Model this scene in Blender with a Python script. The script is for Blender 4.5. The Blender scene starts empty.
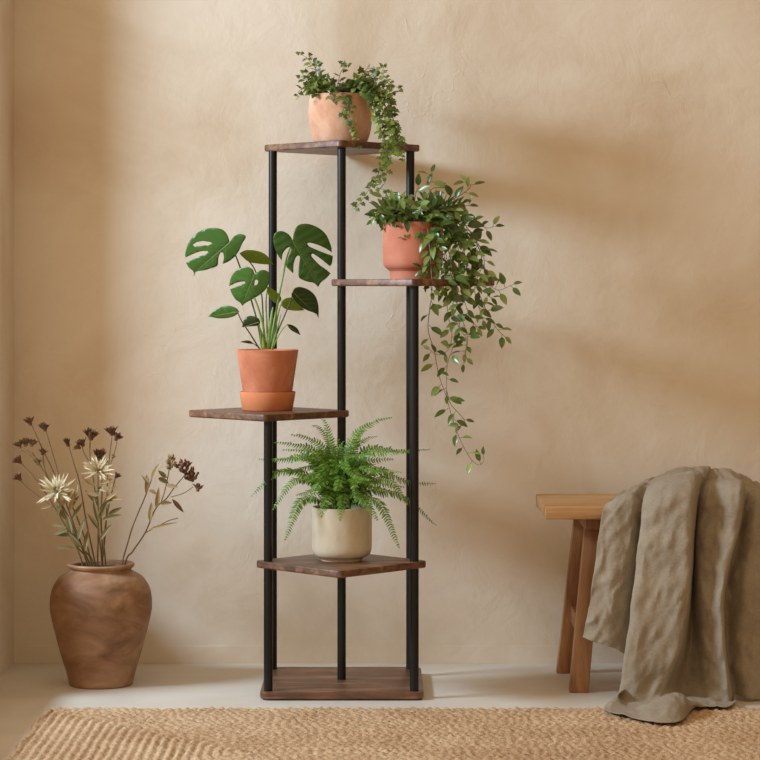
import bpy, bmesh, math, random
from mathutils import Vector, Matrix, noise
from mathutils.geometry import delaunay_2d_cdt
R = random.Random(7)
F = 2333.0; HY = 285.0; CH = 1.0
S = bpy.context.scene
C = S.collection
def P(px, py, d): return Vector(((px-380)*d/F, d, CH-(py-HY)*d/F))

# ---------------------------------------------------------------- materials
def newmat(name):
    m = bpy.data.materials.new(name); m.use_nodes = True
    nt = m.node_tree; b = nt.nodes['Principled BSDF']
    return m, nt, b
def N(nt, t, **kw):
    n = nt.nodes.new(t)
    for k, v in kw.items():
        if k in n.inputs: n.inputs[k].default_value = v
        else: setattr(n, k, v)
    return n
def coords(nt, scale=(1,1,1), kind='Object', rot=(0,0,0)):
    tc = N(nt, 'ShaderNodeTexCoord'); mp = N(nt, 'ShaderNodeMapping')
    mp.inputs['Scale'].default_value = scale; mp.inputs['Rotation'].default_value = rot
    nt.links.new(tc.outputs[kind], mp.inputs['Vector']); return mp.outputs['Vector']
def ramp(nt, fac, stops):
    r = N(nt, 'ShaderNodeValToRGB'); e = r.color_ramp.elements
    while len(e) < len(stops): e.new(0.5)
    for q, (p, c) in zip(e, stops):
        q.position = p; q.color = (*c, 1) if len(c) == 3 else c
    nt.links.new(fac, r.inputs['Fac']); return r.outputs['Color']
def nz(nt, vec, scale, detail=4, rough=.55, dist=0):
    n = N(nt, 'ShaderNodeTexNoise'); n.inputs['Scale'].default_value = scale
    n.inputs['Detail'].default_value = detail; n.inputs['Roughness'].default_value = rough
    n.inputs['Distortion'].default_value = dist
    nt.links.new(vec, n.inputs['Vector']); return n.outputs['Fac']
def mixc(nt, fac, a, b, mode='MIX'):
    m = N(nt, 'ShaderNodeMix', data_type='RGBA', blend_type=mode)
    for sock, v in ((m.inputs[0], fac), (m.inputs[6], a), (m.inputs[7], b)):
        if hasattr(v, 'links'): nt.links.new(v, sock)
        else: sock.default_value = v if not isinstance(v, tuple) else ((*v, 1) if len(v) == 3 else v)
    return m.outputs[2]
def math_(nt, op, a, b=0.0):
    m = N(nt, 'ShaderNodeMath', operation=op)
    for i, v in enumerate((a, b)):
        if hasattr(v, 'links'): nt.links.new(v, m.inputs[i])
        else: m.inputs[i].default_value = v
    return m.outputs[0]
def bump(nt, b, h, strength=.3, dist=.01, prev=None):
    n = N(nt, 'ShaderNodeBump'); n.inputs['Strength'].default_value = strength; n.inputs['Distance'].default_value = dist
    nt.links.new(h, n.inputs['Height'])
    if prev is not None: nt.links.new(prev, n.inputs['Normal'])
    if b: nt.links.new(n.outputs[0], b.inputs['Normal'])
    return n.outputs[0]
def lin(*c): return tuple(((v/255)/12.92 if v/255 <= .04045 else ((v/255+.055)/1.055)**2.4) for v in c)

def plaster(name, c1, c2, c3):
    m, nt, b = newmat(name); v = coords(nt)
    big = nz(nt, v, 1.6, 5, .6, .6); mid = nz(nt, v, 5.5, 6, .62, .8)
    col = ramp(nt, big, [(.3, c1), (.52, c2), (.72, c3)])
    col = mixc(nt, math_(nt, 'MULTIPLY', mid, .5), col, c2)
    pk = ramp(nt, nz(nt, v, 2.7, 4, .6, .4), [(.55, (0,0,0)), (.8, (1,1,1))])
    col = mixc(nt, math_(nt, 'MULTIPLY', pk, .5), col, lin(214,182,158))
    nt.links.new(col, b.inputs['Base Color'])
    b.inputs['Roughness'].default_value = .92; b.inputs['Specular IOR Level'].default_value = .15
    # trowel marks: thin ridges of a warped noise, patchy
    w = nz(nt, coords(nt, (3.2,3.2,2.2), rot=(0,.6,0)), 1.6, 3, .5, 1.2)
    rid = ramp(nt, w, [(.485, (0,0,0)), (.50, (1,1,1)), (.512, (0,0,0))])
    patch = ramp(nt, nz(nt, v, 4.2, 2), [(.58, (0,0,0)), (.68, (1,1,1))])
    rid = mixc(nt, 1.0, rid, patch, 'MULTIPLY')
    sm_ = nz(nt, coords(nt, (1,1,1), rot=(.3,.8,.2)), 5.5, 3, .5, 2.2)
    n1 = bump(nt, None, nz(nt, v, 7, 8, .6, .5), .22, .02)
    n2 = bump(nt, None, rid, .18, .004, n1); n2 = bump(nt, None, sm_, .07, .02, n2)
    bump(nt, b, nz(nt, v, 90, 4, .6), .12, .003, n2)
    return m
M = {}
M['plaster'] = plaster('plaster', lin(200,176,145), lin(223,208,186), lin(231,220,203))
m, nt, b = newmat('concrete_floor'); v = coords(nt)
col = ramp(nt, nz(nt, v, 3, 6, .6, .5), [(.3, lin(202,192,176)), (.6, lin(216,208,195)), (.8, lin(225,218,206))])
nt.links.new(col, b.inputs['Base Color']); b.inputs['Roughness'].default_value = .55; b.inputs['Specular IOR Level'].default_value = .35
bump(nt, b, nz(nt, v, 25, 6), .08, .004); M['floor'] = m

def wood(name, c1, c2, c3, axis, sc=1, rough=.45, mottle=0):
    m, nt, b = newmat(name)
    s = [14*sc]*3; s[axis] = 1.3*sc
    g = nz(nt, coords(nt, tuple(s)), 2.2, 8, .62, 1.0)
    s2 = [60*sc]*3; s2[axis] = 2*sc
    g2 = nz(nt, coords(nt, tuple(s2)), 2, 3, .6)
    f = math_(nt, 'ADD', math_(nt, 'MULTIPLY', g, .75), math_(nt, 'MULTIPLY', g2, .25))
    col = ramp(nt, f, [(.33, c1), (.5, c2), (.66, c3)])
    if mottle:
        k = ramp(nt, nz(nt, coords(nt), 11, 5, .6, .8), [(.4, (1,1,1)), (.7, (.45,.42,.42))])
        col = mixc(nt, mottle, col, k, 'MULTIPLY')
    nt.links.new(col, b.inputs['Base Color']); b.inputs['Roughness'].default_value = rough
    bump(nt, b, f, .15, .004); return m
M['walnut'] = wood('rustic_brown_board', lin(66,40,25), lin(112,75,50), lin(162,118,86), 0, 1, .42, .7)
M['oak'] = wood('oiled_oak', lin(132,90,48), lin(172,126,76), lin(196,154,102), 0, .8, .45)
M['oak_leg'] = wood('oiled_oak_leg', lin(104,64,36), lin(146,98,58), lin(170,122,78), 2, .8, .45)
m, nt, b = newmat('black_metal'); b.inputs['Base Color'].default_value = (*lin(22,20,19), 1)
b.inputs['Roughness'].default_value = .38; b.inputs['Metallic'].default_value = .3
bump(nt, b, nz(nt, coords(nt), 400, 2), .05, .001); M['metal'] = m

def clay(name, c1, c2, c3, rough=.8, sc=9, horiz=1.0, spec=.3):
    m, nt, b = newmat(name)
    f = nz(nt, coords(nt, (1,1,horiz)), sc, 6, .62, .6)
    col = ramp(nt, f, [(.3, c1), (.52, c2), (.75, c3)])
    nt.links.new(col, b.inputs['Base Color']); b.inputs['Roughness'].default_value = rough
    b.inputs['Specular IOR Level'].default_value = spec
    n1 = bump(nt, None, nz(nt, coords(nt, (1,1,8)), 6, 4), .12, .006)
    bump(nt, b, nz(nt, coords(nt), 130, 3), .12, .002, n1); return m
M['peach_clay'] = clay('pale_peach_clay', lin(196,140,108), lin(216,168,136), lin(230,198,172), .85, 14)
M['terracotta'] = clay('terracotta', lin(188,112,80), lin(208,132,96), lin(222,164,134), .8, 12)
M['terracotta_rim'] = clay('terracotta_saucer', lin(206,124,80), lin(214,134,90), lin(222,150,108), .8, 12)
M['coral_clay'] = clay('coral_clay', lin(190,112,86), lin(202,126,98), lin(210,140,112), .7, 12)
M['vase_clay'] = clay('aged_brown_clay', lin(104,74,50), lin(146,108,78), lin(182,146,114), .6, 8, 1.7)
M['glaze'] = clay('beige_glaze', lin(184,168,140), lin(206,192,166), lin(218,208,186), .28, 10, .5, .5)
M['soil'] = clay('potting_soil', lin(36,24,16), lin(52,36,24), lin(74,54,38), .95, 60)

def leafmat(name, c1, c2, c3, rough=.4, trans=.25, veins=False):
    m, nt, b = newmat(name)
    gm = N(nt, 'ShaderNodeNewGeometry')
    f = gm.outputs['Random Per Island']
    col = ramp(nt, f, [(0, c1), (.5, c2), (1, c3)])
    k = nz(nt, coords(nt), 45, 3)
    col = mixc(nt, math_(nt, 'MULTIPLY', k, .35), col, c2)
    nt.links.new(col, b.inputs['Base Color']); b.inputs['Roughness'].default_value = rough
    tr = N(nt, 'ShaderNodeBsdfTranslucent'); nt.links.new(mixc(nt, .5, col, c3), tr.inputs['Color'])
    mx = N(nt, 'ShaderNodeMixShader'); mx.inputs[0].default_value = trans
    nt.links.new(b.outputs[0], mx.inputs[1]); nt.links.new(tr.outputs[0], mx.inputs[2])
    nt.links.new(mx.outputs[0], nt.nodes['Material Output'].inputs['Surface']); return m
M['ivy'] = leafmat('ivy_leaf', lin(48,66,20), lin(88,108,38), lin(148,164,72))
M['hoya'] = leafmat('trailing_leaf', lin(48,68,24), lin(92,116,44), lin(172,186,110), .28)
M['fern'] = leafmat('fern_frond', lin(54,86,24), lin(98,140,44), lin(158,190,84), .45, .3)
M['monstera'] = leafmat('monstera_leaf', lin(66,108,42), lin(74,116,46), lin(84,126,50), .35, .15)
M['monstera_dark'] = leafmat('monstera_dark_leaf', lin(44,66,30), lin(50,74,32), lin(56,80,36), .35, .12)
M['monstera_young'] = leafmat('monstera_young_leaf', lin(140,168,62), lin(156,184,76), lin(172,196,96), .35, .4)
M['midrib'] = leafmat('leaf_midrib', lin(120,150,76), lin(126,156,80), lin(132,160,86), .5, .1)
M['petiole'] = leafmat('petiole', lin(116,152,66), lin(130,166,74), lin(142,176,84), .4, .1)
M['petiole_dark'] = leafmat('petiole_dark', lin(56,76,40), lin(62,84,42), lin(70,92,46), .4, .1)
M['vine_stem'] = leafmat('vine_stem', lin(96,92,52), lin(110,104,60), lin(122,112,70), .6, .05)
M['seed'] = leafmat('dried_seed_head', lin(80,56,36), lin(112,80,54), lin(150,114,78), .8, .1)
M['seed_red'] = leafmat('dried_rust_flower', lin(84,52,40), lin(114,74,56), lin(150,108,80), .8, .1)
M['straw'] = leafmat('dried_straw', lin(146,122,82), lin(170,146,102), lin(194,172,128), .8, .15)
M['stalk'] = leafmat('dried_stalk', lin(92,72,44), lin(112,88,56), lin(130,106,70), .8, .05)
M['pale'] = leafmat('dried_pale_petal', lin(196,180,138), lin(218,204,168), lin(234,224,196), .8, .2)
M['olive'] = leafmat('dried_olive_leaf', lin(96,86,50), lin(126,114,72), lin(160,148,102), .8, .15)

m, nt, b = newmat('linen'); v = coords(nt)
col = ramp(nt, nz(nt, v, 9, 6, .65, .5), [(.3, lin(148,134,114)), (.55, lin(159,145,124)), (.75, lin(169,155,134))])
wv = nz(nt, coords(nt, (1,1,.25)), 520, 2); wh = nz(nt, coords(nt, (.25,.25,1)), 520, 2)
ws = math_(nt, 'ADD', wv, wh)
col = mixc(nt, .35, col, ramp(nt, math_(nt, 'MULTIPLY', ws, .5), [(.38, (.55,.53,.5)), (.6, (1,1,1))]), 'MULTIPLY')
nt.links.new(col, b.inputs['Base Color']); b.inputs['Roughness'].default_value = .95; b.inputs['Specular IOR Level'].default_value = .1
b.inputs['Sheen Weight'].default_value = .06
n1 = bump(nt, None, nz(nt, v, 38, 6, .65, 1.0), .45, .006); bump(nt, b, ws, .35, .0015, n1); M['linen'] = m

m, nt, b = newmat('jute'); v = coords(nt)
col = ramp(nt, nz(nt, v, 120, 4, .7), [(.32, lin(104,74,46)), (.48, lin(184,150,114)), (.68, lin(218,192,158))])  # darkest tone paints the shade of the gaps between strands as fine noise
col = mixc(nt, .5, col, ramp(nt, nz(nt, v, 5, 3), [(.35, lin(178,142,106)), (.65, lin(208,178,142))]))
nt.links.new(col, b.inputs['Base Color']); b.inputs['Roughness'].default_value = .95; b.inputs['Specular IOR Level'].default_value = .1
bump(nt, b, nz(nt, v, 300, 3), .5, .003); M['jute'] = m

# ---------------------------------------------------------------- mesh helpers
class MB:
    def __init__(s): s.v = []; s.f = []
    def add(s, vs, fs):
        o = len(s.v); s.v += [Vector(p) for p in vs]; s.f += [tuple(i+o for i in q) for q in fs]
    def tube(s, path, rad, seg=7, caps=True):
        path = [Vector(p) for p in path]; n = len(path)
        if not hasattr(rad, '__len__'): rad = [rad]*n
        vs = []; up = None
        for i, p in enumerate(path):
            t = (path[min(i+1, n-1)]-path[max(i-1, 0)]).normalized()
            if up is None:
                up = Vector((0,0,1)) if abs(t.z) < .9 else Vector((1,0,0))
            a = t.cross(up)
            if a.length < 1e-6: a = t.orthogonal()
            a.normalize(); bb = a.cross(t).normalized(); up = bb
            for k in range(seg):
                an = 2*math.pi*k/seg
                vs.append(p+(a*math.cos(an)+bb*math.sin(an))*rad[i])
        fs = [(i*seg+k, i*seg+(k+1) % seg, (i+1)*seg+(k+1) % seg, (i+1)*seg+k) for i in range(n-1) for k in range(seg)]
        if caps: fs += [tuple(range(seg))[::-1], tuple((n-1)*seg+k for k in range(seg))]
        s.add(vs, fs)
    def lathe(s, prof, c, seg=64, close=True):
        vs = []; c = Vector(c)
        for r, z in prof:
            for k in range(seg):
                a = 2*math.pi*k/seg; vs.append(c+Vector((r*math.cos(a), r*math.sin(a), z)))
        n = len(prof)
        fs = [(i*seg+k, i*seg+(k+1) % seg, (i+1)*seg+(k+1) % seg, (i+1)*seg+k) for i in range(n-1) for k in range(seg)]
        if close: fs += [tuple(range(seg))[::-1], tuple((n-1)*seg+k for k in range(seg))]
        s.add(vs, fs)
    def plate(s, outline, z0, z1, bev=.003):
        # outline: ccw list of (x,y); bevelled slab
        n = len(outline); rings = []
        cx = sum(p[0] for p in outline)/n; cy = sum(p[1] for p in outline)/n
        def inset(d):
            out = []
            for i in range(n):
                a = Vector(outline[i-1]); p = Vector(outline[i]); q = Vector(outline[(i+1) % n])
                e = (q-a).normalized(); out.append(p+Vector((-e.y, e.x))*d)
            return out
        for d, z in ((bev, z0), (0, z0+bev), (0, z1-bev), (bev*.3, z1-bev*.3), (bev, z1)):
            rings.append([(p[0], p[1], z) for p in inset(d)])
        vs = [p for r in rings for p in r]; m_ = len(rings)
        fs = [(i*n+k, i*n+(k+1) % n, (i+1)*n+(k+1) % n, (i+1)*n+k) for i in range(m_-1) for k in range(n)]
        fs += [tuple(range(n))[::-1], tuple((m_-1)*n+k for k in range(n))]
        s.add(vs, fs)
    def leaf(s, base, d, nrm, L, W, n=5, fold=.18, curl=.25, shape=None):
        # elliptic pointed leaf, three vertices across
        d = Vector(d).normalized(); nrm = Vector(nrm); side = d.cross(nrm)
        if side.length < 1e-4: side = d.orthogonal()
        side.normalize(); nrm = side.cross(d).normalized(); base = Vector(base)
        vs = [base]; fs = []
        for i in range(1, n):
            t = i/n
            w = W*.5*(shape(t) if shape else math.sin(math.pi*t**.85)**.8)
            c = base+d*(L*t)-nrm*(curl*L*t*t)
            vs += [c-side*w+nrm*(w*fold*2), c, c+side*w+nrm*(w*fold*2)]
        vs.append(base+d*L-nrm*(curl*L)); e = len(vs)-1
        fs += [(0, 2, 1), (0, 3, 2)]
        for i in range(n-2):
            o = 1+i*3; fs += [(o, o+1, o+4, o+3), (o+1, o+2, o+5, o+4)]
        o = 1+(n-2)*3; fs += [(o, o+1, e), (o+1, o+2, e)]
        s.add(vs, fs)
    def ivyleaf(s, base, d, nrm, L):
        d = Vector(d).normalized(); side = d.cross(Vector(nrm))
        if side.length < 1e-4: side = d.orthogonal()
        side.normalize(); nrm = side.cross(d).normalized(); base = Vector(base)
        half = [(0,.06), (-.10,.30), (.12,.52), (.30,.30), (.50,.44), (.66,.20)]
        pts = [(.05,0)]+half[1:]+[(1.0,0)]+[(a,-b_) for a, b_ in reversed(half[1:])]
        cen = base+d*(.28*L); vs = [cen]
        for a, b_ in pts: vs.append(base+d*(a*L)+side*(b_*L*1.05)-nrm*(.35*L*(a*a*.6+b_*b_)))
        n = len(pts); s.add(vs, [(0, 1+i, 1+(i+1) % n) for i in range(n)])
    def blob(s, c, r, sz=1.0, axis=(0,0,1), seg=7, rings=4):
        ax = Vector(axis).normalized(); a = ax.orthogonal().normalized(); b_ = ax.cross(a); c = Vector(c)
        vs = [c-ax*r*sz]
        for i in range(1, rings):
            th = math.pi*i/rings
            for k in range(seg):
                an = 2*math.pi*k/seg
                vs.append(c-ax*(r*sz*math.cos(th))+(a*math.cos(an)+b_*math.sin(an))*(r*math.sin(th)))
        vs.append(c+ax*r*sz); e = len(vs)-1
        fs = [(0, 1+(k+1) % seg, 1+k) for k in range(seg)]
        for i in range(rings-2):
            for k in range(seg):
                o = 1+i*seg; fs.append((o+k, o+(k+1) % seg, o+seg+(k+1) % seg, o+seg+k))
        o = 1+(rings-2)*seg; fs += [(o+k, o+(k+1) % seg, e) for k in range(seg)]
        s.add(vs, fs)
    def box(s, p0, p1, bev=0):
        (x0,y0,z0), (x1,y1,z1) = p0, p1
        s.add([(x0,y0,z0),(x1,y0,z0),(x1,y1,z0),(x0,y1,z0),(x0,y0,z1),(x1,y0,z1),(x1,y1,z1),(x0,y1,z1)],
              [(3,2,1,0),(4,5,6,7),(0,1,5,4),(1,2,6,5),(2,3,7,6),(3,0,4,7)])
    def build(s, name, mat, parent=None, smooth=True, bevel=0):
        off = ROOT.get(parent.name, Vector()) if parent else Vector()
        me = bpy.data.meshes.new(name)
        me.from_pydata([tuple(v-off) for v in s.v], [], s.f); me.validate()
        bm = bmesh.new(); bm.from_mesh(me); bmesh.ops.recalc_face_normals(bm, faces=bm.faces)
        if bevel: bmesh.ops.bevel(bm, geom=bm.edges[:], offset=bevel, segments=2, affect='EDGES', profile=.6)
        bm.to_mesh(me); bm.free()
        if smooth:
            for p in me.polygons: p.use_smooth = True
            try: me.set_sharp_from_angle(angle=math.radians(42))
            except Exception: pass
        me.materials.append(M[mat] if isinstance(mat, str) else mat)
        o = bpy.data.objects.new(name, me); C.objects.link(o)
        if parent: o.parent = parent; ROOT[o.name] = off
        else: ROOT[o.name] = Vector()
        return o
ROOT = {}
def thing(name, label, cat, loc, group=None):
    o = bpy.data.objects.new(name, None); C.objects.link(o); o.location = loc; o.empty_display_size = .05
    ROOT[o.name] = Vector(loc); tag(o, label, cat, group); return o
def tag(o, label, cat, group=None):
    o['label'] = label; o['category'] = cat
    if group: o['group'] = group
    return o
def struct(o): o['kind'] = 'structure'; return o
def spline(pts, per=6):
    # Catmull-Rom through Vectors
    pts = [Vector(p) for p in pts]
    if len(pts) == 2: return [pts[0].lerp(pts[1], i/per) for i in range(per+1)]
    q = [2*pts[0]-pts[1]]+pts+[2*pts[-1]-pts[-2]]; out = []
    for i in range(1, len(q)-2):
        for k in range(per):
            t = k/per; a, b_, c, d = q[i-1:i+3]
            out.append(.5*((2*b_)+(c-a)*t+(2*a-5*b_+4*c-d)*t*t+(3*b_-a-3*c+d)*t**3))
    out.append(pts[-1]); return out
def rnd(a=-1, b=1): return R.uniform(a, b)
def rvec(): return Vector((rnd(), rnd(), rnd()))
def rrect(cx, cy, hx, hy, r, rot=0, k=6):
    out = []
    for sx, sy, a0 in ((1,1,0), (-1,1,90), (-1,-1,180), (1,-1,270)):
        for i in range(k+1):
            a = math.radians(a0+90*i/k); out.append((sx*(hx-r)+r*math.cos(a), sy*(hy-r)+r*math.sin(a)))
    c, s_ = math.cos(rot), math.sin(rot)
    return [(cx+x*c-y*s_, cy+x*s_+y*c) for x, y in out]

# ---------------------------------------------------------------- room
WY = 6.17; LX = -.968
mb = MB(); mb.box((LX-.1, WY, 0), (2.6, WY+.1, 2.9)); struct(mb.build('wall_back', 'plaster', smooth=False))
JY = 5.938
mb = MB()
T = .10
mb.box((LX-T, JY, 0), (LX, WY, 2.9))                       # solid end by the corner
mb.box((LX-T, 5.58, 0), (LX, JY, .44))                     # unseen low wall added below the opening, height set to shade the corner
mb.box((LX-T, 4.6, 0), (LX, 5.58, .20))  # unseen lower step, added and lengthened to keep the left floor in shade
mb.box((LX-T, 3.2, 2.72), (LX, JY, 2.9))                   # lintel
mb.box((LX-T, 2.6, 0), (LX, 3.2, 2.9))
struct(mb.build('wall_left', 'plaster', smooth=False))
mb = MB(); mb.box((LX-.1, -.6, -.1), (2.6, WY+.1, 0)); struct(mb.build('floor', 'floor', smooth=False))
mb = MB(); mb.box((LX, WY-.0022, 0), (2.6, WY, .046)); struct(mb.build('baseboard_back', 'plaster', smooth=False, bevel=.0008))

# ---------------------------------------------------------------- plant stand
TH = .0172
st = thing('plant_stand', 'tall five tier plant stand with dark brown boards on round black poles', 'plant stand', ((341.5-380)*5.78/F, 5.78, 0))
ZB = .020
bx0, bx1 = (260-380)*5.63/F, (423.5-380)*5.63/F
mb = MB(); mb.plate(rrect((bx0+bx1)/2, 5.80, (bx1-bx0)/2, .19, .02), .003, ZB, .003); mb.build('base_board', 'walnut', st)
for fx in (bx0+.04, bx1-.04):  # black discs added beneath the base, standing in for its dark shadow line
    for fy in (5.66, 5.92):
        mb = MB(); mb.lathe([(.012, 0), (.013, .004)], (fx, fy, 0), 16); mb.build('gap_shade_disc', 'metal', st)
H = .197
def shelf(cx, cy, ztop, h=H):
    s_ = h/math.sqrt(2)*1.03
    mb = MB(); mb.plate(rrect(cx, cy, s_, s_, .013, math.pi/4), ztop-TH, ztop, .003); return mb.build('shelf', 'walnut', st)
ZT, ZP, ZM, ZF = 1.3583, 1.0145, .6890, .3328
XT = (342-380)*5.965/F; XP = (413-380)*5.80/F; XM = (269-380)*5.80/F; XF = (341.3-380)*5.65/F
shelf(XT, 5.965, ZT, .1975); shelf(XP, 5.80, ZP, .202); shelf(XM, 5.80, ZM, .198); shelf(XF, 5.65, ZF, .204)
def pole(px, d, z1):
    x = (px-380)*d/F; mb = MB(); r = .0107
    mb.lathe([(r, ZB-.002), (r, z1)], (x, d, 0), 24); mb.build('pole', 'metal', st)
pole(268.2, 5.636, ZM-TH+.001); pole(414.3, 5.636, ZP-TH+.001)
pole(272.8, 5.955, ZT-TH+.001); pole(410.3, 5.955, ZT-TH+.001); pole(341.6, 5.80, ZT-TH+.001)

# ---------------------------------------------------------------- pots
def pot_profile(outer, wall=.006, depth=None):
    # outer: list (r,z) bottom->top ; returns closed profile going up outside and down inside
    inner = [(max(r-wall, .002), z) for r, z in outer if z > outer[0][1]+.012]
    top = outer[-1]
    return [(0.001, outer[0][1])]+outer+[(top[0]-wall*.5, top[1]+.0015)]+inner[::-1]+[(.001, inner[0][1])]
def smoothprof(pts, per=5):
    return [(p.x, p.z) for p in spline([Vector((r, 0, z)) for r, z in pts], per)]
def soil(parent, c, r, z):
    mb = MB(); n = 28; vs = [(c[0], c[1], z+.004)]; fs = []
    for j in (1, 2, 3):
        for k in range(n):
            a = 2*math.pi*k/n; rr = r*j/3
            vs.append((c[0]+rr*math.cos(a), c[1]+rr*math.sin(a), z+rnd(-.002, .003)))
    fs += [(0, 1+k, 1+(k+1) % n) for k in range(n)]
    for j in range(2):
        for k in range(n): fs.append((1+j*n+k, 1+(j+1)*n+k, 1+(j+1)*n+(k+1) % n, 1+j*n+(k+1) % n))
    mb.add(vs, fs); return mb.build('soil', 'soil', parent)
def frond_path(a, b, sag): pass

# --- ivy on the top board
ic = Vector(((340.5-380)*5.91/F, 5.91, ZT))
ivy = thing('potted_ivy', 'trailing small leaved ivy in a pale peach clay pot on the topmost board', 'potted plant', ic)
mb = MB()
ipf = smoothprof([(.060, 0), (.068, .006), (.076, .030), (.0805, .062), (.0805, .09), (.0775, .122)], 5)
mb.lathe(pot_profile(ipf), ic, 72); mb.build('pot', 'peach_clay', ivy)
soil(ivy, ic, .070, ZT+.108)
def vine(plant, pts, size, gap, leafkind, stem_r=.0011, spread=1.0, hang=.3, mat='ivy', ends=True, start=.0, sub=True):
    path = spline(pts, 8); ms = MB(); n = len(path)
    ms.tube(path, [stem_r*(1-.55*i/(n-1)) for i in range(n)], 5)
    vo = ms.build('vine', 'vine_stem', plant)
    ml = MB(); acc = rnd(0, gap); side = 1; tot = sum((path[i+1]-path[i]).length for i in range(n-1)); run = 0
    for i in range(n-1):
        seg = path[i+1]-path[i]; L = seg.length
        if L < 1e-6: continue
        t = seg/L; p = 0
        while acc < L-p:
            p += acc; acc = gap*rnd(.65, 1.35); run_t = (run+p)/tot
            if run_t < start: continue
            q = path[i]+t*p; side = -side
            sd = t.cross(Vector((0,-1,0)));
            if sd.length < .05: sd = Vector((1,0,0))
            sd.normalize()
            d = (sd*side*spread+t*.45+Vector((0,-.55,0))+rvec()*.55-Vector((0,0,hang))).normalized()
            nr = (Vector((-.25,-.75,.75))+rvec()*.45)
            s_ = size*rnd(.7, 1.2)*(1-.35*run_t)
            stalk = q+d*s_*.3
            ml.tube([q, stalk], stem_r*.6, 3, False)
            if leafkind == 'ivy': ml.ivyleaf(stalk, d, nr, s_)
            else: ml.leaf(stalk, d, nr, s_, s_*rnd(.42, .52), 6, .16, rnd(.05, .3))
        acc -= (L-p); run += L
    if ends:
        d = (path[-1]-path[-2]).normalized()
        if leafkind == 'ivy': ml.ivyleaf(path[-1], d, Vector((-.2,-.8,.6)), size*.6)
        else: ml.leaf(path[-1], d, Vector((-.2,-.8,.6)), size*.55, size*.26, 5)
    if ml.v: ml.build('leaves', mat, vo)
    return vo
def I(x, y, d=5.8): return P(250+x/3.8, 30+y/3.8, d+.04)
top = ic+Vector((0,0,.112))
# dome: short stems out of the soil
for k in range(80):
    a = rnd(0, 2*math.pi); r = .058*math.sqrt(R.random()); b0 = top+Vector((r*math.cos(a), r*math.sin(a), 0))
    o = Vector((math.cos(a)*rnd(.3, 1), math.sin(a)*rnd(.3, 1), 0))
    ln = rnd(.034, .072)
    vine(ivy, [b0, b0+o*ln*.4+Vector((0,0,ln*.55)), b0+o*ln*1.0+Vector((0,0,ln*rnd(.3, .85)))], .020, .0068, 'ivy', .0009, 1.0, .0)
for pts in (
    [(285,235,5.86), (255,180,5.85), (245,140,5.85), (215,105,5.85), (188,90,5.85)],
    [(270,230,5.84), (235,180,5.83), (205,160,5.83)],
    [(290,235,5.85), (240,120,5.88), (255,135,5.88), (232,98,5.88)],
    [(260,240,5.82), (225,222,5.80), (190,228,5.80), (180,250,5.80)],
    [(330,225,5.88), (345,160,5.88), (370,135,5.88), (350,124,5.88)],
    [(400,225,5.86), (430,165,5.85), (455,145,5.84), (500,165,5.84), (535,200,5.83), (570,225,5.82)],
    [(400,230,5.84), (450,180,5.82), (490,185,5.80), (530,205,5.80), (545,235,5.79)],
    [(420,220,5.90), (470,160,5.92), (495,165,5.92), (510,140,5.92)]):
    vine(ivy, [I(*p) for p in pts], .020, .0095, 'ivy', .001, 1.0, .05)
trails = (
    [(420,225,5.83), (470,215,5.79), (520,270,5.77), (545,340,5.76), (560,410,5.75), (540,450,5.70), (505,475,5.68), (520,540,5.67), (470,580,5.67), (440,625,5.66), (402,680,5.66)],
    [(430,225,5.82), (480,240,5.78), (500,300,5.77), (545,360,5.77), (565,430,5.76), (580,490,5.74)],
    [(415,225,5.80), (465,245,5.76), (480,330,5.75), (505,400,5.74), (510,470,5.71), (490,540,5.69), (470,590,5.68), (520,610,5.67)],
    [(420,225,5.82), (470,220,5.78), (500,260,5.76), (525,330,5.75), (530,400,5.74), (545,450,5.72), (500,520,5.69)],
    [(410,225,5.82), (455,230,5.77), (470,290,5.76), (490,350,5.75), (510,410,5.75), (540,430,5.73)],
    [(430,225,5.84), (500,220,5.80), (525,250,5.79), (540,310,5.78), (520,350,5.77), (540,400,5.77), (570,420,5.77)],
    [(340,240,5.80), (375,265,5.775), (350,310,5.775), (370,345,5.775), (395,390,5.77), (412,440,5.76)],
    [(360,240,5.80), (385,275,5.775), (375,330,5.775), (405,350,5.77), (385,375,5.77)],
    [(300,240,5.80), (318,255,5.78), (325,272,5.78)],
)
for k, tr in enumerate(trails): vine(ivy, [I(*p) for p in tr], (.0205 if k < 6 else .017), .0088, 'ivy', .0011, .9, .25)

# --- trailing plant in the coral pot
hc = Vector((XP, 5.80, ZP))
hoya = thing('potted_trailing_plant', 'bushy trailing plant with pointed glossy leaves in a coral footed pot, second highest board', 'potted plant', hc)
mb = MB()
mb.lathe(pot_profile(smoothprof([(.057, 0), (.058, .018), (.060, .021)], 3)+smoothprof([(.062, .0235), (.070, .030), (.0745, .042), (.075, .07), (.075, .11), (.075, .140)], 5)), hc, 72)
mb.build('pot', 'coral_clay', hoya)
soil(hoya, hc, .069, ZP+.128)
def G(x, y, d=5.75): return P(320+x/3.619, 160+y/3.619, d)
def G3(x, y, d=5.7): return P(340+x/3.8, 280+y/3.8, d)
top = hc+Vector((.01,0,.132))
for k in range(52):
    a = rnd(0, 2*math.pi); r = .056*math.sqrt(R.random()); b0 = top+Vector((r*math.cos(a), r*math.sin(a), 0))
    o = Vector((math.cos(a)*rnd(.3, 1), math.sin(a)*rnd(.3, 1), 0)); ln = rnd(.045, .092)
    vine(hoya, [b0, b0+o*ln*.35+Vector((0,0,ln*.5)), b0+o*ln+Vector((0,0,ln*rnd(.2, .6)))], .041, .0125, 'el', .0013, 1.0, .0, 'hoya')
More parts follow.
